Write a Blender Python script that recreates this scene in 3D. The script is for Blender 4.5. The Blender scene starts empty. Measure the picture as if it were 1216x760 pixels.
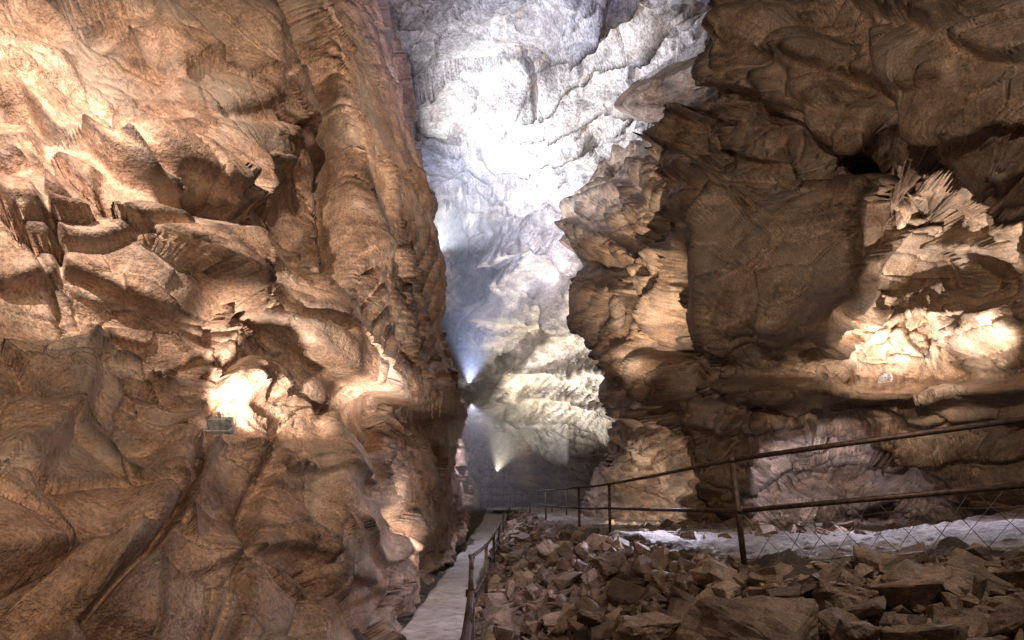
import bpy, bmesh, math, random
import numpy as np
from mathutils import Vector
random.seed(7); rng=np.random.default_rng(7)
sc=bpy.context.scene
F=675.0
# survey shots from the station at the origin (eye level z=0): bearing, inclination, northing -> world
def S(u,v,Y):
    return np.array([(u-608)/F*Y, Y, (590-v)/F*Y])

# ---------------- noise -----------------
def h3(ix,iy,iz,s):
    with np.errstate(over='ignore'):
        h=(ix.astype(np.int64)*374761393+iy.astype(np.int64)*668265263+iz.astype(np.int64)*2147483647+s*974634777)&0xFFFFFFFF
        h=((h^(h>>13))*1274126177)&0xFFFFFFFF
        h=((h^(h>>16))*2246822519)&0xFFFFFFFF
        h=h^(h>>15)
    return (h&0xFFFFFF)/float(0xFFFFFF)
def vnoise(P,s=0):
    i=np.floor(P).astype(np.int64); f=P-i; f=f*f*f*(f*(f*6-15)+10)
    r=0
    for a in (0,1):
        for b in (0,1):
            for c in (0,1):
                w=(f[:,0] if a else 1-f[:,0])*(f[:,1] if b else 1-f[:,1])*(f[:,2] if c else 1-f[:,2])
                r=r+w*h3(i[:,0]+a,i[:,1]+b,i[:,2]+c,s)
    return r*2-1
def fbm(P,o=4,s=0,g=0.5,l=2.03):
    r=0;a=1
    for k in range(o):
        r=r+a*vnoise(P+k*17.3,s+k); P=P*l; a*=g
    return r
def ridged(P,o=4,s=0):
    r=0;a=1
    for k in range(o):
        r=r+a*(1-np.abs(vnoise(P+k*9.1,s+k))*2); P=P*2.1; a*=.5
    return r
def facets(P,s=0):
    """fractured blocks: tilted plane per cell"""
    i=np.floor(P).astype(np.int64); best=np.full(len(P),9e9); val=np.zeros(len(P)); sec=np.full(len(P),9e9)
    for a in (-1,0,1):
        for b in (-1,0,1):
            for c in (-1,0,1):
                x=i[:,0]+a;y=i[:,1]+b;z=i[:,2]+c
                q=np.stack([x+h3(x,y,z,s+1),y+h3(x,y,z,s+2),z+h3(x,y,z,s+3)],1)
                d=P-q; dd=(d*d).sum(1)
                v=(h3(x,y,z,s+4)-.5)*.8+d[:,0]*(h3(x,y,z,s+5)-.5)*1.5+d[:,1]*(h3(x,y,z,s+6)-.5)*1.5+d[:,2]*(h3(x,y,z,s+7)-.5)*1.5
                m=dd<best
                sec=np.where(m,best,np.minimum(sec,dd)); val=np.where(m,v,val); best=np.where(m,dd,best)
    edge=np.sqrt(sec)-np.sqrt(best)
    return val,edge

# ---------------- materials -----------------
def nt(mat):
    mat.use_nodes=True; t=mat.node_tree; t.nodes.clear(); return t
def N(t,ty,**k):
    n=t.nodes.new(ty)
    for a,b in k.items():
        if a in n.inputs.keys(): n.inputs[a].default_value=b
        else: setattr(n,a,b)
    return n
def ramp(t,src,stops):
    r=t.nodes.new('ShaderNodeValToRGB'); e=r.color_ramp.elements
    while len(e)<len(stops): e.new(.5)
    for x,(p,c) in zip(e,stops):
        x.position=p; x.color=(*c,1) if len(c)==3 else c
    t.links.new(src,r.inputs[0]); return r.outputs[0]
def mixc(t,f,a,b,mode='MIX'):
    m=t.nodes.new('ShaderNodeMix'); m.data_type='RGBA'; m.blend_type=mode
    for s,i in ((f,0),(a,6),(b,7)):
        if hasattr(s,'links') or hasattr(s,'is_linked'): t.links.new(s,m.inputs[i])
        else: m.inputs[i].default_value=s if i==0 else (*s,1)
    return m.outputs[2]
def rock_mat(name,dark,mid,light,scale=1.0,bump=1.0,rough=.62,vein=(.5,.42,.36),veinamt=.35,point=True,bumpscale=1.0,tint=False,grey=None):
    mat=bpy.data.materials.new(name); t=nt(mat); L=t.links
    tc=N(t,'ShaderNodeTexCoord'); co=tc.outputs['Object']
    mp=N(t,'ShaderNodeMapping'); mp.inputs['Scale'].default_value=(1,1,1.2); mp.inputs['Rotation'].default_value=(.3,.35,0); L.new(co,mp.inputs[0])
    n1=N(t,'ShaderNodeTexNoise',Scale=.55*scale,Detail=5.0,Roughness=.62,Distortion=.6); L.new(mp.outputs[0],n1.inputs[0])
    n2=N(t,'ShaderNodeTexNoise',Scale=2.6*scale,Detail=6.0,Roughness=.72); L.new(mp.outputs[0],n2.inputs[0])
    n3=N(t,'ShaderNodeTexNoise',Scale=30*scale,Detail=3.0,Roughness=.75); L.new(co,n3.inputs[0])
    c1=ramp(t,n1.outputs[0],[(.32,dark),(.5,mid),(.68,light)])
    c2=ramp(t,n2.outputs[0],[(.3,(.33,.31,.3)),(.5,(.9,.88,.86)),(.68,(1.3,1.28,1.26))])
    c=mixc(t,.9,c1,c2,'MULTIPLY')
    f=ramp(t,n3.outputs[0],[(.38,(.5,.5,.5)),(.6,(1.3,1.3,1.3))]); c=mixc(t,.75,c,f,'MULTIPLY')
    vm=ramp(t,n2.outputs['Color'],[(.52,(0,0,0)),(.66,(veinamt,)*3)]); c=mixc(t,vm,c,vein)
    if grey:
        n5=N(t,'ShaderNodeTexNoise',Scale=.9*scale,Detail=4.0,Roughness=.6); L.new(co,n5.inputs[0])
        gm=ramp(t,n5.outputs[0],[(.48,(0,0,0)),(.62,(.7,.7,.7))]); c=mixc(t,gm,c,grey)
    if tint:
        at=N(t,'ShaderNodeAttribute'); at.attribute_name='tint'
        tr=ramp(t,at.outputs['Fac'],[(0,(.45,.42,.4)),(.5,(.85,.8,.76)),(.8,(1.1,1.03,.97)),(1,(1.5,1.55,1.6))]); c=mixc(t,1.0,c,tr,'MULTIPLY')
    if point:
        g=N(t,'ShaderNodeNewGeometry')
        pr=ramp(t,g.outputs['Pointiness'],[(.42,(.12,.09,.08)),(.49,(.86,.86,.86)),(.56,(1.55,1.52,1.5))])  # crevice dirt plus painted contrast: edges brightened in the colour for an HDR look
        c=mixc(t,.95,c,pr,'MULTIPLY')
    p=N(t,'ShaderNodeBsdfPrincipled'); L.new(c,p.inputs['Base Color'])
    rr=N(t,'ShaderNodeMapRange'); rr.inputs['To Min'].default_value=rough-.22; rr.inputs['To Max'].default_value=min(1,rough+.25); L.new(n2.outputs[0],rr.inputs[0]); L.new(rr.outputs[0],p.inputs['Roughness'])
    p.inputs['Specular IOR Level'].default_value=.4
    nb=N(t,'ShaderNodeTexNoise',Scale=4.0*bumpscale,Detail=7.0,Roughness=.62); L.new(mp.outputs[0],nb.inputs[0])
    b1=N(t,'ShaderNodeBump',Strength=.85*min(1,bump),Distance=.15*bump/bumpscale**.5); L.new(nb.outputs[0],b1.inputs['Height'])
    b3=N(t,'ShaderNodeBump',Strength=.8*min(1,bump),Distance=.025*bump); L.new(n3.outputs[0],b3.inputs['Height']); L.new(b1.outputs[0],b3.inputs['Normal'])
    L.new(b3.outputs[0],p.inputs['Normal'])
    o=N(t,'ShaderNodeOutputMaterial'); L.new(p.outputs[0],o.inputs[0])
    return mat
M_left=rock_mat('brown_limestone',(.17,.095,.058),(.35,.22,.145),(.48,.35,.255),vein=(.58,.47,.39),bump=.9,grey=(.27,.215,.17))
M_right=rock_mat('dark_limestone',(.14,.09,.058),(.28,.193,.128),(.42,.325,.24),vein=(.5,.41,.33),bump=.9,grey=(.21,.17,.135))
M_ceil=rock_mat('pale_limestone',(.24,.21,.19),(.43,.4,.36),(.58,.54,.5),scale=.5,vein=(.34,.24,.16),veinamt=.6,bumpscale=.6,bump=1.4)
M_rub=rock_mat('rubble_stone',(.12,.08,.055),(.22,.155,.11),(.31,.235,.18),scale=2,point=False,vein=(.28,.25,.22),bump=.6,bumpscale=2.5,tint=True)
M_soil=rock_mat('cave_soil',(.03,.022,.016),(.06,.042,.03),(.1,.07,.05),scale=2,point=False)
M_grav=rock_mat('pale_gravel',(.15,.125,.11),(.28,.24,.21),(.4,.36,.33),scale=3,point=False,bumpscale=4)
M_conc=rock_mat('wet_concrete',(.3,.27,.25),(.42,.38,.36),(.52,.48,.46),scale=2,point=False,rough=.4,bump=.3,bumpscale=5,vein=(.28,.23,.2))
def simple(name,col,rough=.5,metal=0,em=0,emc=(1,1,1)):
    m=bpy.data.materials.new(name); t=nt(m); p=N(t,'ShaderNodeBsdfPrincipled'); o=N(t,'ShaderNodeOutputMaterial'); t.links.new(p.outputs[0],o.inputs[0])
    n=N(t,'ShaderNodeTexNoise',Scale=22.0,Detail=6.0); tc=N(t,'ShaderNodeTexCoord'); t.links.new(tc.outputs['Object'],n.inputs[0])
    c=ramp(t,n.outputs[0],[(.35,tuple(x*.5 for x in col)),(.65,tuple(min(1,x*1.5) for x in col))]); t.links.new(c,p.inputs['Base Color'])
    p.inputs['Roughness'].default_value=rough; p.inputs['Metallic'].default_value=metal
    if em: p.inputs['Emission Color'].default_value=(*emc,1); p.inputs['Emission Strength'].default_value=em
    return m
M_rust=simple('rusty_steel',(.06,.036,.026),.6,.6)
M_wire=simple('wire_steel',(.12,.1,.09),.5,.7)
M_case=simple('lamp_casing',(.4,.4,.4),.4,.2)
M_flow=rock_mat('flowstone',(.2,.13,.09),(.32,.22,.155),(.45,.34,.26),scale=2,point=False,rough=.45,bumpscale=2)

def grid_mesh(name,P,mat,smooth=True,flip=False):
    r,c=P.shape[:2]; me=bpy.data.meshes.new(name)
    me.vertices.add(r*c); me.vertices.foreach_set('co',P.reshape(-1).astype(np.float32))
    idx=np.arange(r*c).reshape(r,c)
    a,b,cc,d=idx[:-1,:-1],idx[:-1,1:],idx[1:,1:],idx[1:,:-1]
    q=np.stack([a,d,cc,b] if flip else [a,b,cc,d],-1).reshape(-1)
    n=(r-1)*(c-1)
    me.loops.add(n*4); me.loops.foreach_set('vertex_index',q.astype(np.int32))
    me.polygons.add(n); me.polygons.foreach_set('loop_start',np.arange(0,n*4,4,dtype=np.int32))
    me.update(calc_edges=True); me.validate()
    me.polygons.foreach_set('use_smooth',np.full(len(me.polygons),smooth)); me.materials.append(mat)
    ob=bpy.data.objects.new(name,me); sc.collection.objects.link(ob); return ob

def blur(A,k,n=2):
    for _ in range(n):
        for ax in (0,1):
            pad=[(0,0)]*A.ndim; pad[ax]=(k,k); B=np.pad(A,pad,mode='edge'); cs=np.cumsum(B,axis=ax,dtype=float)
            z=np.zeros_like(np.take(cs,[0],axis=ax)); cs=np.concatenate([z,cs],axis=ax)
            m=A.shape[ax]
            A=(np.take(cs,range(2*k+1,2*k+1+m),axis=ax)-np.take(cs,range(0,m),axis=ax))/(2*k+1)
    return A
def pdist(U,V,pts):
    best=np.full(U.shape,9e9); side=np.zeros(U.shape)
    for (x0,y0),(x1,y1) in zip(pts[:-1],pts[1:]):
        dx,dy=x1-x0,y1-y0; L2=dx*dx+dy*dy
        t=np.clip(((U-x0)*dx+(V-y0)*dy)/L2,0,1)
        d=np.hypot(U-x0-t*dx,V-y0-t*dy); cr=dx*(V-y0)-dy*(U-x0)
        m=d<best; best=np.where(m,d,best); side=np.where(m,np.sign(cr),side)
    return best,side
def inside(U,V,poly):
    r=np.zeros(U.shape,bool); n=len(poly)
    for k in range(n):
        x0,y0=poly[k]; x1,y1=poly[(k+1)%n]
        if y0==y1: continue
        c=((y0>V)!=(y1>V))&(U<(x1-x0)*(V-y0)/(y1-y0)+x0); r^=c
    return r

def sheet(name,mat,rows,step=2.0,wrap=None,feats=(),seed=0,amp=1.0,kb=5,strata=0,strn=(.15,.1,1),flip=False,fs=1.0,blk=1.0,fine=1.0,wob=10,calm=()):
    vs=np.array([r[0] for r in rows],float)
    V=np.arange(vs[0],vs[-1]+.1,step); 
    lo=np.interp(V,vs,[r[1] for r in rows]); hi=np.interp(V,vs,[r[2] for r in rows])
    nc=int((max(hi-lo))/step); s=np.linspace(0,1,nc)
    U=lo[:,None]+(hi-lo)[:,None]*s[None]
    Yr=np.stack([np.interp(r[1]+(r[2]-r[1])*s,[k[0] for k in r[3]],[k[1] for k in r[3]]) for r in rows])
    Y=np.empty_like(U)
    for j in range(nc): Y[:,j]=np.interp(V,vs,Yr[:,j])
    Y=blur(Y,kb,2)
    VV=np.repeat(V[:,None],nc,1)
    nw=40
    if wrap:
        t=np.linspace(0,1,nw+1)[1:]
        if wrap[0]=='R':
            uw=U[:,-1:]-wrap[1]*(t**1.5)[None]; yw=Y[:,-1:]+wrap[2]*np.sqrt(t)[None]*1.0
            U=np.concatenate([U,uw],1); Y=np.concatenate([Y,yw],1)
        else:
            t=t[::-1]
            uw=U[:,:1]+wrap[1]*(t**1.5)[None]; yw=Y[:,:1]+wrap[2]*np.sqrt(t)[None]
            U=np.concatenate([uw,U],1); Y=np.concatenate([yw,Y],1)
        VV=np.repeat(V[:,None],U.shape[1],1)
    P=np.stack([(U-608)/F*Y,Y,(590-VV)/F*Y],-1)
    sh=U.shape
    du=np.gradient(P,axis=1); dv=np.gradient(P,axis=0); n=np.cross(du,dv); n/=np.linalg.norm(n,axis=-1,keepdims=True)+1e-9
    if np.dot(n[sh[0]//2,sh[1]//2],-P[sh[0]//2,sh[1]//2])<0: n=-n
    n=blur(n,10,2); n/=np.linalg.norm(n,axis=-1,keepdims=True)+1e-9
    stretch=np.maximum(np.linalg.norm(du,axis=-1),np.linalg.norm(dv,axis=-1))/(step*Y/F)
    att=1/(1+(np.maximum(stretch-1.5,0)/4)**2); att=blur(att,4,1)
    for (cx,cy,rx,ry,am) in calm: att=att*(1-am*np.exp(-(((U-cx)/rx)**2+((VV-cy)/ry)**2)**2))
    Q=P.reshape(-1,3)
    wu=(fbm(Q*.9,2,seed+50,g=.35)*wob).reshape(sh); wv=(fbm(Q*.9+40,2,seed+60,g=.35)*wob).reshape(sh)
    su=(fbm(Q*.5,2,seed+50)*10).reshape(sh)
    UU=U+wu; VW=VV+wv
    D=np.zeros(sh)
    for f in feats:
        k=f[0]
        if k=='line':
            _,pts,a,wl,wr=f
            d,sd=pdist(UU,VW,pts); w=np.where(sd>0,wr,wl); D+=a*np.exp(-(d/w)**2)
        elif k=='poly':
            _,pts,a,w=f
            d,_s=pdist(UU,VW,pts+[pts[0]]); ins=inside(UU,VW,pts); sd=np.where(ins,d,-d); D+=a/(1+np.exp(-np.clip(sd/w,-30,30)))
        elif k=='blob':
            _,(cx,cy),rx,ry,a=f
            D+=a*np.exp(-((UU-cx)/rx)**2-((VW-cy)/ry)**2)
        elif k=='flute':
            _,(cx,cy),rx,ry,a,ang,wl=f
            m=np.exp(-((U-cx)/rx)**4-((VV-cy)/ry)**4)
            ph=((U+su*.8)*math.cos(ang)+(VV+su*.8)*math.sin(ang))/wl*2*math.pi
            D+=a*m*((np.abs(np.sin(ph))**.6-.4)+.4*(np.abs(np.sin(ph*1.73+1))**.6-.4))*(1+.08*su)
    n1=fbm(Q*.45,4,seed,g=.42).reshape(sh)
    wq=np.stack([fbm(Q*.8,2,seed+11),fbm(Q*.8+9,2,seed+12),fbm(Q*.8+19,2,seed+13)],1)
    Qw=Q+wq*.16
    R=np.array([[.86,.3,.41],[-.4,.9,.17],[-.32,-.31,.9]])
    Qr=Qw@R
    f1,e1=facets(Qr*np.array([.5,.5,.8])*fs,seed+3); f2,e2=facets(Qr*np.array([1.2,1.1,1.9])*fs,seed+5); f3,e3=facets(Qr*np.array([3.4,3.1,4.6])*fs,seed+15)
    mask=np.clip(fbm(Q*.35+5,2,seed+30)*1.8+.4,.05,1).reshape(sh)
    m2=np.clip(fbm(Q*.6+15,3,seed+31)*2.0+.35,.03,1).reshape(sh)*att
    d=.34*n1+blk*(.70*(f1).reshape(sh)*(.4+.6*mask)*(.4+.6*att)+.32*f2.reshape(sh)*mask*att+.10*f3.reshape(sh)*m2)/fs
    d-=att*(.18*np.exp(-(e1.reshape(sh)/.035)**2)*mask+.08*np.exp(-(e2.reshape(sh)/.045)**2)*mask)
    d+=att*fine*(.05*ridged(Qw*1.6,3,seed+8).reshape(sh)*(.3+m2)+.016*fbm(Q*7,4,seed+9).reshape(sh))
    if strata:
        h=(Qw@np.array(strn))*2.2+.5*fbm(Q*.6,2,seed+77); fr=h-np.floor(h); th=h3(np.floor(h).astype(np.int64),np.zeros(len(h),np.int64),np.zeros(len(h),np.int64),seed)
        d+=att*strata*((fr**.6)*(th*.9+.2)).reshape(sh)
    D=D+d*amp
    P=P+n*D[...,None]
    return grid_mesh(name,P,mat,flip=flip)

L_='line'
A_rows=[
(-250,-300,430,[(-300,6),(0,8),(200,9),(340,10),(385,11.5),(440,12)]),
(0,-300,455,[(-300,5),(0,7),(200,7.8),(335,8.4),(372,10),(455,12)]),
(120,-300,482,[(-300,4.5),(0,6.2),(200,7),(330,7.9),(382,9.6),(410,9.6),(480,13)]),
(240,-300,508,[(-300,4.2),(0,5.6),(180,6),(250,7),(330,8.4),(390,8.8),(430,9.3),(508,14)]),
(330,-300,518,[(-300,4),(0,5.2),(200,6),(300,7.2),(400,8.2),(450,9.6),(518,15.5)]),
(420,-300,528,[(-300,3.8),(0,4.9),(200,6),(300,7),(400,7.9),(450,9.2),(528,17)]),
(470,-300,538,[(-300,3.5),(0,4.6),(200,5.8),(300,6.8),(420,8.3),(500,11.5),(538,18)]),
(492,-300,550,[(-300,3.4),(0,4.5),(200,5.7),(300,6.9),(420,9.2),(500,13),(550,22)]),
(530,-300,562,[(-300,3.3),(0,4.3),(200,5.6),(300,6.4),(420,7.8),(480,9.8),(530,16),(562,28)]),
(600,-300,558,[(-300,2.9),(0,3.9),(150,4.6),(300,5.8),(400,7.2),(480,10),(530,16),(558,29)]),
(680,-300,530,[(-300,2.5),(0,3.4),(150,4.1),(300,5.2),(400,6.8),(480,10),(530,15.7)]),
(760,-300,463,[(-300,2.2),(0,3.1),(150,3.7),(300,4.9),(400,6.2),(465,7.8)]),
(900,-300,400,[(-300,1.8),(0,2.6),(150,3.1),(300,4.1),(400,5.0)]),
]
A_f=[
(L_,[(-20,140),(50,150),(85,195),(130,215),(160,250),(225,275),(265,262)],.42,55,6),
(L_,[(60,62),(110,68),(150,60)],.25,28,3),
('poly',[(150,185),(185,168),(245,205),(250,240),(215,262),(165,245)],.34,2),
('poly',[(20,95),(100,90),(120,130),(60,150),(20,140)],.2,2),
('poly',[(70,300),(175,288),(245,308),(238,388),(155,372),(72,348)],.24,1.5),
('poly',[(0,180),(60,200),(75,240),(30,250),(-30,240)],.25,2),
('poly',[(180,0),(330,-10),(335,110),(250,140),(190,100)],.14,2.5),
('poly',[(205,150),(350,140),(375,200),(300,190),(280,250),(240,210)],.15,2.5),
('poly',[(85,240),(140,255),(130,290),(70,285)],.15,1.5),
('poly',[(0,270),(60,290),(65,350),(0,370),(-50,330)],.2,1.5),
('poly',[(100,395),(200,400),(230,430),(180,470),(90,450)],.16,1.5),
('blob',(345,275),38,60,-.6),
(L_,[(280,195),(283,260),(320,320),(385,335)],.25,6,30),
(L_,[(338,-250),(345,0),(368,60),(384,150),(396,250),(402,330)],-.6,8,12),
(L_,[(352,-250),(372,0),(400,80),(420,200),(440,290)],.3,16,22),
(L_,[(225,345),(300,385),(360,425),(430,452),(490,478)],.6,50,6),
('blob',(375,385),50,35,.35),
(L_,[(290,350),(330,385),(380,400)],-.25,6,7),
('flute',(472,385),55,95,.22,.40,26),
('blob',(265,465),15,26,.3),('blob',(310,455),30,22,.28),('blob',(370,470),26,26,.25),('blob',(345,500),16,20,.2),
(L_,[(245,410),(215,520),(150,640),(60,780)],.3,40,18),
(L_,[(232,470),(232,560),(175,650),(90,760)],-.28,5,10),
(L_,[(318,520),(300,600),(285,700),(270,800)],-.2,5,10),
(L_,[(380,500),(372,600),(360,800)],.22,25,10),
(L_,[(455,505),(465,600),(500,680)],-.3,6,12),
(L_,[(100,430),(60,520),(0,600)],.22,20,30),
(L_,[(120,400),(170,470),(230,520)],-.16,4,5),
(L_,[(60,560),(150,600),(200,640)],.15,25,4),
(L_,[(300,560),(360,580),(440,570)],.15,25,4),
(L_,[(250,680),(330,660),(420,690)],.18,30,4),
(L_,[(410,640),(450,660),(500,640)],.2,25,5),
]
left=sheet('left_cave_wall',M_left,A_rows,wrap=('R',45,3.5),feats=A_f,seed=3,amp=.72,fine=.5,blk=1.15,calm=[(270,60,110,90,.6),(80,560,150,110,.45),(340,640,90,100,.4),(430,150,50,130,.4)])

D_rows=[
(-300,960,1550,[(960,10),(1216,8),(1550,6)]),
(-100,930,1550,[(930,11),(1050,9.5),(1216,8),(1550,6)]),
(0,893,1550,[(893,13),(960,10.5),(1050,9),(1216,7.5),(1550,5.5)]),
(68,850,1550,[(850,15),(880,12.5),(960,10),(1100,8.4),(1216,7.2),(1550,5.2)]),
(95,800,1550,[(800,16),(850,14.5),(880,12.5),(960,10),(1100,8.5),(1216,7.3),(1550,5.2)]),
(128,758,1550,[(758,17),(840,15),(880,12.8),(960,10),(1020,9.2),(1100,8.6),(1216,7.4),(1550,5.2)]),
(150,800,1550,[(800,16.5),(850,13.8),(950,10),(1020,9.2),(1120,8.6),(1216,7.6),(1550,5)]),
(190,770,1550,[(770,17.5),(830,14.5),(950,10.6),(1010,9.6),(1035,11.3),(1100,10.8),(1140,9.2),(1216,7.9),(1550,5)]),
(235,705,1550,[(705,20),(780,16),(850,12.7),(950,10.6),(1012,9.8),(1030,13),(1120,12.8),(1180,9.6),(1216,8.8),(1550,5)]),
(280,700,1550,[(700,20),(760,17),(815,15),(845,12.2),(930,10.4),(1012,9.8),(1026,13.3),(1135,12.9),(1190,10.2),(1216,9.2),(1550,5)]),
(340,700,1550,[(700,20),(760,17),(815,15),(838,12),(930,10.3),(1005,10.2),(1022,13.3),(1135,12.9),(1200,10.2),(1216,9.5),(1550,5)]),
(395,708,1550,[(708,20),(760,17),(815,14.8),(835,12.2),(920,10.6),(975,11.2),(992,13),(1130,12.3),(1160,10.8),(1216,9.6),(1550,5)]),
(430,724,1550,[(724,20),(760,17.2),(820,14.4),(850,12.8),(930,12.4),(990,13),(1130,12.1),(1160,10.8),(1216,9.8),(1550,5)]),
(450,734,1550,[(734,20),(760,17.5),(830,14),(900,12.8),(1000,12.8),(1130,12),(1216,10),(1550,5.2)]),
(466,745,1550,[(745,20),(770,17.5),(830,13.3),(900,11.5),(1000,11.0),(1130,10.4),(1216,9.3),(1550,5.2)]),
(480,752,1550,[(752,20),(770,17.5),(830,14.4),(900,12.9),(1000,12.4),(1130,11.6),(1216,10.4),(1550,5.4)]),
(510,745,1550,[(745,20.5),(770,17.5),(830,14.6),(890,13),(930,13.2),(1000,12.8),(1130,11.7),(1216,10.5),(1550,5.5)]),
(535,728,1550,[(728,21),(760,18),(840,15),(890,13.2),(910,14.2),(950,15.2),(1000,14.0),(1035,12.8),(1130,11.8),(1216,10.8),(1550,5.6)]),
(570,712,1550,[(712,21),(760,18),(840,15),(885,13.6),(905,15),(950,16),(1020,15.2),(1060,13.2),(1130,12),(1216,10.8),(1550,5.6)]),
(600,695,1550,[(695,22),(760,18.5),(840,15.5),(880,14.4),(905,15.3),(1010,15.2),(1070,13.4),(1130,12.4),(1216,11.4),(1550,5.8)]),
(650,685,1550,[(685,22),(760,18.5),(840,15.8),(1010,16),(1216,12),(1550,6)]),
(760,685,1550,[(685,22),(760,18.5),(840,15.8),(1010,16),(1216,12),(1550,6)]),
]
D_f=[
(L_,[(745,135),(790,110),(835,85)],.3,20,6),
(L_,[(750,140),(800,145),(850,150)],.4,20,4),
(L_,[(700,245),(760,205),(840,175),(880,120),(960,60)],.5,10,30),
(L_,[(820,165),(845,230),(885,245),(850,275),(780,300),(715,275)],.6,30,5),
(L_,[(845,285),(820,330),(815,400),(795,430)],-.6,6,12),
('poly',[(700,250),(760,225),(790,260),(770,300),(715,300)],.6,2),
('poly',[(765,215),(850,190),(880,245),(840,270),(790,255)],.7,2),
('poly',[(700,330),(740,325),(770,380),(755,420),(705,395)],.9,2),
('poly',[(740,400),(800,425),(812,470),(790,480),(745,440)],1.0,2),
('poly',[(715,425),(745,450),(800,490),(780,505),(730,480)],.7,2),
('poly',[(770,310),(825,300),(820,350),(800,400),(770,370)],.8,2),
(L_,[(700,310),(750,318),(800,300)],-.5,6,6),
(L_,[(700,400),(730,410),(800,420)],-.5,5,5),
(L_,[(940,120),(1000,170),(1060,190),(1130,175),(1216,230)],.5,45,7),
(L_,[(850,200),(930,190),(1005,235)],.35,30,5),
(L_,[(900,30),(1000,90),(1110,130),(1216,120),(1350,160)],.45,40,5),
(L_,[(980,-20),(1080,40),(1216,60)],.4,35,5),
(L_,[(960,90),(965,140),(1000,185)],-.25,7,9),
('poly',[(880,60),(940,20),(1010,60),(1000,130),(930,120)],.3,2.5),
('poly',[(1030,0),(1120,-20),(1150,80),(1060,120)],.35,2.5),
(L_,[(1025,200),(1022,290),(1000,360),(975,400)],.35,30,5),
(L_,[(1010,362),(1080,350),(1150,358)],.5,6,16),
(L_,[(985,402),(1080,388),(1140,375)],.45,5,14),
(L_,[(1030,300),(1090,285),(1160,290)],.4,5,22),
(L_,[(1030,240),(1080,235),(1130,225)],.35,5,18),
('blob',(1050,420),30,20,-.3),
(L_,[(1120,410),(1160,370),(1216,365),(1300,360)],.5,8,35),
(L_,[(820,505),(900,505),(985,495),(1216,490),(1400,500)],.3,14,4),
(L_,[(1040,540),(1120,535),(1400,540)],.3,14,4),
(L_,[(840,470),(930,463),(1050,470),(1216,460),(1400,455)],.25,10,5),
(L_,[(750,530),(780,560),(790,610)],-.4,7,12),
('poly',[(745,505),(800,515),(820,560),(780,600),(740,570)],.5,2.5),
('poly',[(930,585),(985,570),(1040,595),(1020,620),(930,620)],.4,3),
('blob',(1110,75),70,50,.5),
]
right=sheet('right_cave_wall',M_right,D_rows,wrap=('L',60,4),feats=D_f,seed=21,amp=.82,strata=.15,kb=3,blk=1.2,fine=.5,wob=12,calm=[(920,315,95,105,.85),(965,585,70,40,.6),(1060,60,120,90,.45)])

C_rows=[
(-300,330,1100,[(330,9),(1100,9)]),
(-100,330,1100,[(330,12),(1100,11.5)]),
(0,330,1100,[(330,14.5),(600,15),(900,15),(1100,14.5)]),
(80,330,1100,[(330,17),(600,18),(750,17.5),(850,17),(1100,17)]),
(150,330,1100,[(330,20),(560,21),(700,20),(800,18.8),(1100,18.5)]),
(220,330,1100,[(330,25),(530,26),(600,25),(690,23),(760,21.5),(1100,21)]),
(270,330,1100,[(330,30),(520,33),(560,32),(600,29),(690,25),(760,24),(1100,23)]),
(330,330,1100,[(330,34),(500,36),(535,40),(560,36),(620,31),(690,28),(1100,27)]),
(400,330,1100,[(330,36),(545,41),(565,38),(600,33),(690,31),(1100,29)]),
(500,330,1100,[(330,38),(545,43),(580,38),(640,34),(700,32),(760,30),(1100,29)]),
(560,330,1100,[(330,40),(545,43),(580,38),(640,37),(740,34),(1100,33)]),
(680,330,1100,[(330,40),(545,42),(1100,36)]),
]
C_f=[
(L_,[(590,118),(660,100),(720,75),(760,60)],.8,20,2.5),
(L_,[(620,140),(700,122),(780,108),(840,80)],.8,20,2.5),
(L_,[(600,180),(650,170),(690,165)],.7,18,2.5),
('poly',[(750,130),(800,95),(850,85),(880,120),(800,145)],.7,2),
(L_,[(745,135),(800,90),(850,70)],.6,20,4),
(L_,[(660,30),(700,0),(720,-30)],.5,14,4),
(L_,[(560,235),(620,225),(690,250)],.7,24,9),
(L_,[(600,290),(645,270),(690,300)],1.4,16,14),
(L_,[(560,440),(590,390),(608,350),(625,310)],1.3,9,22),
(L_,[(600,372),(640,380),(650,355),(690,370)],1.5,18,6),
(L_,[(690,330),(660,400),(600,470),(575,500)],1.0,14,10),
(L_,[(535,250),(550,330),(560,400),(552,460)],-1.5,8,8),
(L_,[(580,455),(640,440),(740,450)],.8,10,3),
(L_,[(580,480),(650,468),(740,490)],.8,10,3),
(L_,[(600,505),(660,500),(740,520)],.7,10,3),
('flute',(690,460),50,40,.3,.5,16),
('flute',(585,300),40,60,.4,.1,24),
]
ceil=sheet('cave_ceiling_and_back_wall',M_ceil,C_rows,feats=C_f,seed=41,amp=.9,kb=4,strata=.08,fs=.5,blk=.7,fine=.9,wob=8,calm=[(640,330,70,90,.5)])

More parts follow.
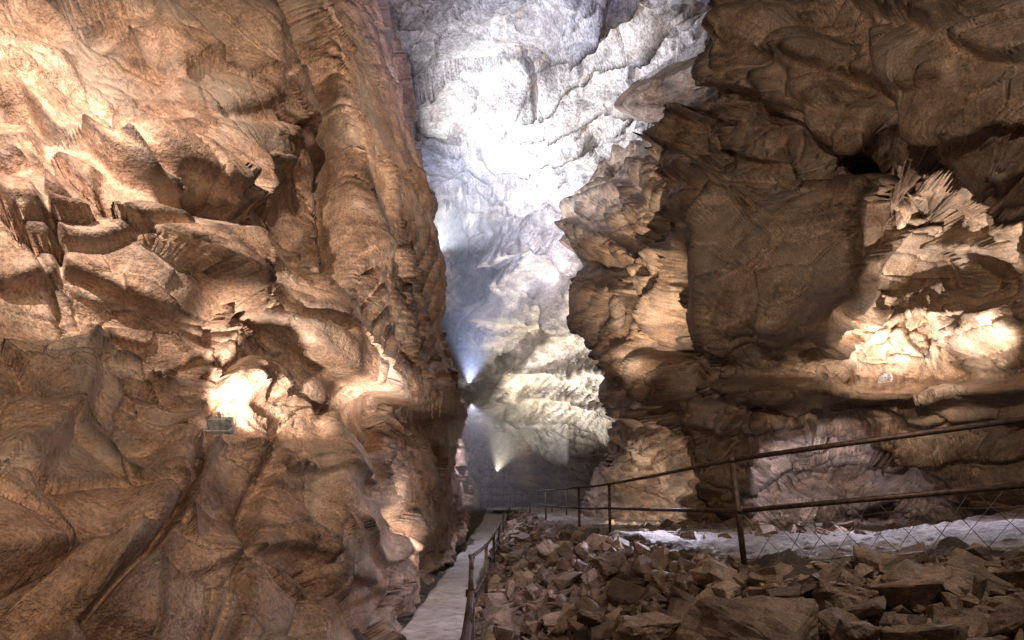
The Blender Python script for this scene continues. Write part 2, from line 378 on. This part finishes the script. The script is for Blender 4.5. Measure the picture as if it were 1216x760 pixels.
# ---------------- ground -----------------
fx=np.array([[.3,36],[.6,30],[1.2,22],[1.75,15],[2.2,13],[2.5,6.1],[4.3,4.8],[6,3.6],[9,1.5]])
fz=np.array([-.75,-.78,-.85,-.85,-.81,-.7,-.43,-.2,0])
def fence_sd(X,Y):
    best=np.full(X.shape,9e9); sd=np.zeros(X.shape); z=np.zeros(X.shape)
    for k in range(len(fx)-1):
        (x0,y0),(x1,y1)=fx[k],fx[k+1]; dx,dy=x1-x0,y1-y0
        t=np.clip(((X-x0)*dx+(Y-y0)*dy)/(dx*dx+dy*dy),0,1); d=np.hypot(X-x0-t*dx,Y-y0-t*dy)
        cr=dx*(Y-y0)-dy*(X-x0); m=d<best
        best=np.where(m,d,best); sd=np.where(m,np.sign(cr)*d,sd); z=np.where(m,fz[k]+t*(fz[k+1]-fz[k]),z)
    return sd,z
py=np.array([0,4,7.7,15.7,22,26,31,36,50]); 
def path_c(Y): return np.interp(Y,py,[-1.05,-1.1,-1.15,-1.38,-1.42,-1.38,-1.0,-.9,-.9])
def path_h(Y): return np.interp(Y,py,[.4,.42,.47,.52,.6,.68,.7,.75,.7])
def path_z(Y): return np.interp(Y,py,[-1.75,-1.8,-1.93,-2.1,-2.1,-1.92,-1.38,-.82,-.8])
def ground_z(X,Y):
    sd,z=fence_sd(X,Y); pz=path_z(Y); c=path_c(Y); h=path_h(Y)
    g=np.where(sd<0,z-.55*np.abs(sd),z+.02*sd)
    g=np.maximum(g,pz-.1)
    e=np.abs(X-c)-h
    g=np.where(X<c-h,pz-.05+np.clip(-(X-c+h),0,3)*.35,g)
    k=np.clip(e/.35,0,1); g=np.where(e<.35,(pz-.05)*(1-k)+g*k,g)
    return g,sd
xs=np.concatenate([np.arange(-8,-2,.15),np.arange(-2,7,.05),np.arange(7,16,.12)])
ys=np.concatenate([np.arange(-3,3,.3),np.geomspace(3,46,420)])
X,Yg=np.meshgrid(xs,ys); G,sd=ground_z(X,Yg)
Q=np.stack([X.ravel(),Yg.ravel(),G.ravel()],1)
e=np.abs(X-path_c(Yg))-path_h(Yg); am=np.where(sd<0,.12,.035)*np.clip(e/.3,0,1)
G=G+am*fbm(Q*2.5,4,5).reshape(X.shape)
grd=grid_mesh('cave_floor',np.stack([X,Yg,G],-1),M_soil,flip=False)
Z2=np.where(sd>0,G+.03+.03*fbm(Q*9,3,8).reshape(X.shape).clip(-.4,1),G-.3)
gp=grid_mesh('gravel_path',np.stack([X,Yg,Z2],-1)[:, np.searchsorted(xs,0):],M_grav)
yy=np.geomspace(2.0,36.5,260); cc=np.linspace(-1,1,24)
WX=path_c(yy)[:,None]+path_h(yy)[:,None]*cc[None]; WY=np.repeat(yy[:,None],24,1); WZ=np.repeat(path_z(yy)[:,None],24,1)
WZ=WZ+.012*fbm(np.stack([WX.ravel(),WY.ravel(),0*WX.ravel()],1)*1.5,3,3).reshape(WX.shape); WZ[:,0]-=.12; WZ[:,-1]-=.12
WX+=.02*np.sin(WY*3)*(np.abs(cc)>.9)
grid_mesh('concrete_walkway',np.stack([WX,WY,WZ],-1),M_conc)

# ---------------- rocks: convex broken blocks -----------------
def template(sub,flat=1.0):
    bm=bmesh.new(); dims=rng.uniform([.7,.5,.25],[1.2,.95,.65])
    for i in(-1,1):
        for j in(-1,1):
            for k in(-1,1):
                if rng.uniform()<.15: continue
                bm.verts.new((np.array([i,j,k])*dims*rng.uniform(.55,1.05,3)).tolist())
    for _ in range(rng.integers(3,8)):
        p=rng.normal(size=3); p=p/np.linalg.norm(p)*dims*rng.uniform(.9,1.3); bm.verts.new(p.tolist())
    r=bmesh.ops.convex_hull(bm,input=bm.verts[:]); 
    junk=[g for g in r['geom_interior']+r['geom_unused'] if isinstance(g,bmesh.types.BMVert)]
    if junk: bmesh.ops.delete(bm,geom=list(set(junk)),context='VERTS')
    bmesh.ops.dissolve_limit(bm,angle_limit=.2,verts=bm.verts[:],edges=bm.edges[:])
    bmesh.ops.bevel(bm,geom=bm.edges[:],offset=.04,segments=1,affect='EDGES',profile=.5)
    bmesh.ops.triangulate(bm,faces=bm.faces[:])
    if sub:
        for _ in range(sub):
            bmesh.ops.subdivide_edges(bm,edges=bm.edges[:],cuts=1,use_grid_fill=True)
            bmesh.ops.triangulate(bm,faces=bm.faces[:])
        V=np.array([v.co[:] for v in bm.verts]); nn=np.array([v.normal[:] for v in bm.verts])
        f,_=facets(V*2.2+rng.uniform(0,50),3); d=.08*fbm(V*2.5+rng.uniform(0,99),4,1)+(.08 if sub>1 else .05)*f
        V=V+nn*d[:,None]
        for v,c in zip(bm.verts,V): v.co=c
    bm.normal_update(); bm.verts.index_update()
    V=np.array([v.co[:] for v in bm.verts]); Fc=np.array([[v.index for v in f.verts] for f in bm.faces]); bm.free(); return V,Fc
TL=[template(0) for _ in range(60)]; TM=[template(1) for _ in range(30)]; TH=[template(3) for _ in range(10)]
def rock(T,r,tilt=.5):
    V,Fc=T[rng.integers(len(T))]
    W=V*rng.uniform(.8,1.2,3)
    a,b,c=rng.uniform(0,6.28),rng.normal()*tilt,rng.normal()*tilt
    Rz=np.array([[math.cos(a),-math.sin(a),0],[math.sin(a),math.cos(a),0],[0,0,1]])
    Rx=np.array([[1,0,0],[0,math.cos(b),-math.sin(b)],[0,math.sin(b),math.cos(b)]])
    Ry=np.array([[math.cos(c),0,math.sin(c)],[0,1,0],[-math.sin(c),0,math.cos(c)]])
    return (W@(Rz@Rx@Ry).T)*r,Fc
def tri_mesh(name,Vs,Fs,mat,smooth=False,tv=None):
    me=bpy.data.meshes.new(name); V=np.concatenate(Vs); 
    o=np.cumsum([0]+[len(v) for v in Vs[:-1]]); Fa=np.concatenate([f+k for f,k in zip(Fs,o)])
    me.vertices.add(len(V)); me.vertices.foreach_set('co',V.reshape(-1).astype(np.float32))
    me.loops.add(len(Fa)*3); me.loops.foreach_set('vertex_index',Fa.reshape(-1).astype(np.int32))
    me.polygons.add(len(Fa)); me.polygons.foreach_set('loop_start',np.arange(0,len(Fa)*3,3,dtype=np.int32))
    me.update(calc_edges=True); me.polygons.foreach_set('use_smooth',np.full(len(Fa),smooth)); me.materials.append(mat)
    at=me.attributes.new('tint','FLOAT','POINT'); at.data.foreach_set('value',np.concatenate([np.full(len(v),rng.uniform() if tv is None else tv) for v in Vs]).astype(np.float32))
    ob=bpy.data.objects.new(name,me); sc.collection.objects.link(ob); return ob
Vs=[];Fs=[];cnt=0
def zat(x,y):
    g,s=ground_z(np.array([x]),np.array([y])); return g[0],s[0]
while cnt<8000:
    y=3.0+31*rng.uniform()**1.6; x=rng.uniform(-.9,6.5)
    g,s=zat(x,y)
    if s>-.05 or s<-4.2 or x<path_c(y)+path_h(y)+.22: continue
    r=.045*(1-rng.uniform())**-.5; r=min(r,.26)
    top=.7 if s<-.5 else -.2
    V,Fc=rock(TM if (r>.1 and y<10) else TL,r,.6); Vs.append(V+np.array([x,y,g+r*rng.uniform(-.2,top)])); Fs.append(Fc); cnt+=1
tri_mesh('rubble_pile',Vs,Fs,M_rub)
for (u,v,Y,r) in [(885,745,4.7,.44),(1000,715,4.9,.2),(1105,760,4.0,.3),(1190,740,4.1,.28),(800,695,6.6,.28),(725,670,8.5,.3),(655,655,12,.34),(1015,752,4.1,.15),(1135,715,4.7,.2),(950,705,5.4,.22),(1060,700,5,.2),(700,735,6,.22),(765,745,5,.2)]:
    V,Fc=rock(TH,r,.35); p=S(u,v,Y); tri_mesh('boulder',[V+p],[Fc],M_rub,tv=rng.uniform(.3,.8))
Vs=[];Fs=[]
for k in range(420):
    x=rng.uniform(2.5,11); y=rng.uniform(9.5,16.5); g,s=zat(x,y); r=rng.uniform(.04,.25)*rng.uniform(.3,1)
    if s<.5: continue
    V,Fc=rock(TL,r); Vs.append(V+np.array([x,y,g+r*.2])); Fs.append(Fc)
tri_mesh('fallen_stones',Vs,Fs,M_rub)

# ---------------- tubes / railings -----------------
class TB:
    def __init__(s): s.V=[];s.F=[]
    def tube(s,a,b,r,r2=None,n=8,cap=True):
        a=Vector(a);b=Vector(b);r2=r if r2 is None else r2
        d=(b-a).normalized(); up=Vector((0,0,1)) if abs(d.z)<.9 else Vector((1,0,0)); x=d.cross(up).normalized(); y=d.cross(x)
        o=len(s.V)
        for p,rr in((a,r),(b,r2)):
            for k in range(n):
                t=2*math.pi*k/n; s.V.append(p+x*math.cos(t)*rr+y*math.sin(t)*rr)
        for k in range(n): s.F.append((o+k,o+(k+1)%n,o+n+(k+1)%n,o+n+k))
        if cap: s.F.append(tuple(o+k for k in reversed(range(n)))); s.F.append(tuple(o+n+k for k in range(n)))
    def box(s,c,sx,sy,sz):
        o=len(s.V)
        for i in(-1,1):
            for j in(-1,1):
                for k in(-1,1): s.V.append(Vector(c)+Vector((i*sx/2,j*sy/2,k*sz/2)))
        for f in((0,1,3,2),(4,6,7,5),(0,4,5,1),(2,3,7,6),(0,2,6,4),(1,5,7,3)): s.F.append(tuple(o+q for q in f))
    def obj(s,name,mat,parent=None,smooth=False):
        me=bpy.data.meshes.new(name); me.from_pydata([tuple(v) for v in s.V],[],s.F); me.materials.append(mat)
        if smooth:
            for p in me.polygons: p.use_smooth=len(p.vertices)==4
        ob=bpy.data.objects.new(name,me); sc.collection.objects.link(ob); ob.parent=parent; return ob
def empty(name):
    e=bpy.data.objects.new(name,None); sc.collection.objects.link(e); return e
def railing(name,pts,h=1.1,r=.028,mids=(.5,),lean=None):
    e=empty(name); P=TB(); R=TB()
    tops=[]
    for i,(x,y,z) in enumerate(pts):
        l=lean[i] if lean else (random.uniform(-.02,.02),0)
        b=Vector((x,y,z-.25)); t=Vector((x+l[0],y+l[1],z+h)); P.tube(b,t+Vector((0,0,.01)),r*1.05); P.tube(t,t+Vector((0,0,.03)),r*1.3,r*.8); tops.append((Vector((x,y,z)),t))
        for m in (1,)+tuple(mids):
            q=Vector((x,y,z)).lerp(t,m); P.tube(q-Vector((.0,0,.03)),q+Vector((0,0,.03)),r*1.35)
    for a,b in zip(tops[:-1],tops[1:]):
        for m in (1,)+tuple(mids):
            p,q=a[0].lerp(a[1],m),b[0].lerp(b[1],m); mid=(p+q)/2-Vector((0,0,.012)); R.tube(p,mid,r*.85);R.tube(mid,q,r*.85)
    P.obj('posts',M_rust,e,True); R.obj('rails',M_rust,e,True); return e,tops
fence,tops=railing('right_path_handrail',[(8.5,1.9,-.02),(6.4,3.3,-.15),(2.52,6.1,-.70),(2.25,13.0,-.81),(1.78,15,-.85),(1.25,21,-.86),(.85,27,-.8),(.6,33,-.8)],r=.032,lean=[(0,0),(0,0),(-.16,0),(-.03,0),(-.02,0),(0,0),(0,0),(0,0)])
W=TB(); 
def fp(t,hh):
    a,b=tops[1],tops[2]; p=a[0].lerp(b[0],t); q=a[1].lerp(b[1],t); return p.lerp(q,hh)
n=20
for i in range(n+1):
    t=i/n
    for sgn in (1,-1):
        t2=t+sgn*1.6/n+random.uniform(-.01,.01)
        if 0<=t2<=1: W.tube(fp(t,.5),fp(t2,.02)-Vector((0,0,.03)),.0032,n=5,cap=False)
for hh in (.38,.04):
    pr=None
    for i in range(13):
        t=i/12; q=fp(t,hh)-Vector((0,0,.06*math.sin(t*9)**2))
        if pr: W.tube(pr,q,.0032,n=5,cap=False)
        pr=q
W.obj('wire_mesh',M_wire,fence)
railing('walkway_handrail',[(-.22,2.3,-1.85),(-.34,4.6,-1.88),(-.53,7.6,-1.9),(-.52,11.4,-2.07),(-.5,15.5,-2.15),(-.48,20,-2.12),(-.4,25,-1.95),(-.2,30,-1.45),(-.1,34,-.95)],r=.032)
pe=empty('viewing_platform'); T=TB(); T.box((.6,35,-.72),4.2,1.6,.12); 
for x in(-1.3,0,1.3,2.5): T.box((x,35.2,-1.2),.25,.9,.9)
T.obj('deck',M_conc,pe)
T=TB()
for x in np.linspace(-1.9,2.3,7): T.tube((x,34.3,-.66),(x,34.3,.6),.035)
for z in(.6,.15,-.3): T.tube((-1.9,34.3,z),(2.3,34.3,z),.03)
T.obj('rails',M_rust,pe)
railing('upper_path_handrail',[(2.6,30,-.7),(1.9,27,-.75),(2.3,24,-.78)],r=.03)

def stal(name,base,L,r,n=5,spread=.25,mat=None):
    T=TB()
    for k in range(n):
        b=Vector(base)+Vector((random.uniform(-1,1)*spread,random.uniform(-1,1)*spread,random.uniform(0,.1))); l=L*random.uniform(.3,1); rr=r*random.uniform(.4,1)
        p=b;pr=rr;st=8
        for j in range(1,st+1):
            q=b+Vector((random.uniform(-.02,.02),0,-l*j/st)); nr=rr*(1-(j/st)**.8)*random.uniform(.6,1.2)+.004; T.tube(p,q,pr,nr,n=12,cap=False); p=q;pr=nr
        T.tube(b+Vector((0,0,.35)),b,rr*2.2,rr,n=12,cap=False)
    return T.obj(name,mat or M_flow,None,True)
for u,v,Y,L,r,n_,sp in [(522,474,16.5,.7,.08,8,.35),(533,482,18,.7,.08,8,.3),(505,482,12.5,.35,.05,8,.3)]:
    stal('stalactite_cluster',S(u,v,Y),L,r,n_,sp)
T=TB(); rr0=[1.3,1.25,1.0,1.05,.75,.8,.45,.5,.1]
c=S(622,560,36)
for k in range(8): T.tube((c[0],c[1],c[2]-1+k*.38),(c[0]+random.uniform(-.1,.1),c[1],c[2]-1+(k+1)*.38),rr0[k],rr0[k+1],n=22)
T.obj('stalagmite',M_flow,None,True)

# ---------------- lamps -----------------
def lamp(pos,target,W,col,size=60,blend=.9,rad=.06,fix=False,glow=25,name='floodlight'):
    pos=Vector(pos); target=Vector(target)
    d=(target-pos).normalized(); q=d.to_track_quat('-Z','Y')
    ld=bpy.data.lights.new(name+'_lamp','SPOT'); ld.energy=W; ld.color=col; ld.spot_size=math.radians(size); ld.spot_blend=blend; ld.shadow_soft_size=rad
    lo=bpy.data.objects.new('lamp' if fix else 'bare_spotlight',ld); sc.collection.objects.link(lo); lo.rotation_mode='QUATERNION'; lo.rotation_quaternion=q
    if not fix: lo.location=pos; return
    e=empty(name); e.location=pos; lo.parent=e; lo.location=d*.12
    T=TB(); T.box((0,0,.04),.2,.14,.07); T.box((0,.1,.04),.02,.06,.03); T.tube((-.11,0,.04),(-.11,0,.16),.008); T.tube((.11,0,.04),(.11,0,.16),.008); T.tube((-.11,0,.16),(.11,0,.16),.008)
    h=T.obj('housing',M_case,e); h.rotation_mode='QUATERNION'; h.rotation_quaternion=q
    T=TB(); T.box((0,0,0),.17,.11,.008); g=T.obj('glass',simple('lamp_glass',(.8,.8,.8),.3,0,glow,col),e); g.rotation_mode='QUATERNION'; g.rotation_quaternion=q
WARM=(1,.78,.6); PINK=(1,.84,.73); COOL=(.5,.6,1); WHITE=(1,.95,.88); VIOL=(.8,.77,1)
lamp((-3.8,2.4,5.0),S(40,170,5.8),3600,PINK,78)
lamp((-1.6,3.4,7.6),S(300,180,7),1200,WARM,85)
lamp(S(265,503,5.3),S(355,395,7.8),650,PINK,80,fix=True)
lamp((-2.0,2.0,.9),S(130,520,4.8),110,WARM,100)
lamp(S(520,575,7.0),S(462,380,10),1900,PINK,58)
lamp((.6,8,5.5),S(440,110,11),1200,WARM,75)  # unseen light added to brighten the rock fin
lamp(S(556,458,19.0),S(590,240,27),13000,COOL,55,fix=True,glow=150)
lamp(S(508,300,20),S(650,140,20),8500,(.84,.88,1),95)
lamp(S(560,180,15),S(720,60,18),1500,(.7,.77,1),140)
lamp(S(640,110,11),S(570,-40,14),700,(.36,.46,1),130)
lamp(S(700,560,26),S(640,400,33),6500,WHITE,90)
lamp(S(590,560,30),S(660,330,32),4500,(1,.86,.64),90)
lamp(S(660,330,21),S(600,300,30),3400,(1,.88,.93),90)
lamp(S(1052,446,11.2),S(1085,270,12.6),1200,PINK,120,fix=True,glow=3)
lamp(S(1180,440,9.3),S(1060,330,12.5),1000,PINK,95)
lamp(S(1130,445,9.6),S(1050,420,12.5),300,WARM,110)
lamp(S(955,549,12.6),S(965,600,15.5),260,VIOL,130,fix=True,glow=40)
lamp(S(1050,520,10.5),S(960,640,9.5),450,VIOL,120)
lamp(S(1200,520,7),S(1150,630,7),140,VIOL,130)
lamp(S(800,560,12),S(760,640,11),500,VIOL,120)
lamp(S(508,640,9.5)+np.array([.1,0,0]),S(512,610,11.5),260,PINK,120)
lamp(S(745,600,15),S(760,580,18),400,PINK,120)
lamp(S(690,500,13),S(770,300,16.5),3600,WARM,60)
lamp(S(560,480,22),S(590,640,22),1200,VIOL,130)
lamp((.2,6.0,4.5),(-1.1,10,-1.9),900,VIOL,55)
lamp((1.2,1.0,3.2),(-3.5,6.5,-.2),480,WARM,120)  # added fill light near the camera, lifts the lower left wall
lamp((-.8,.5,3.4),(6,10,6),1900,WARM,100)  # added fill light beside the camera, lifts the right wall
lamp((3.5,3.5,2.4),(1.5,7,-1.4),280,(1,.86,.74),110)  # added off-frame fill for the rubble slope

# thin mist hanging in the far chamber
T=TB(); T.box((-.6,25,6.5),6.5,13,14)
m=bpy.data.materials.new('cave_mist'); t=nt(m); vsn=N(t,'ShaderNodeVolumeScatter',Density=.02,Anisotropy=.2); o=N(t,'ShaderNodeOutputMaterial'); t.links.new(vsn.outputs[0],o.inputs['Volume'])
T.obj('cave_mist',m)

w=bpy.data.worlds.new('World'); sc.world=w; w.use_nodes=True
b=w.node_tree.nodes['Background']; b.inputs[0].default_value=(1,.82,.68,1); b.inputs[1].default_value=.12
cam=bpy.data.cameras.new('Camera'); co=bpy.data.objects.new('Camera',cam); sc.collection.objects.link(co)
co.location=(0,0,0); co.rotation_euler=(math.radians(90),0,0); cam.sensor_width=36; cam.lens=36*F/1216; cam.shift_y=210/1216; cam.clip_end=300; cam.clip_start=.05
sc.camera=co
sc.view_settings.view_transform='Standard'; sc.view_settings.look='None'; sc.view_settings.exposure=0
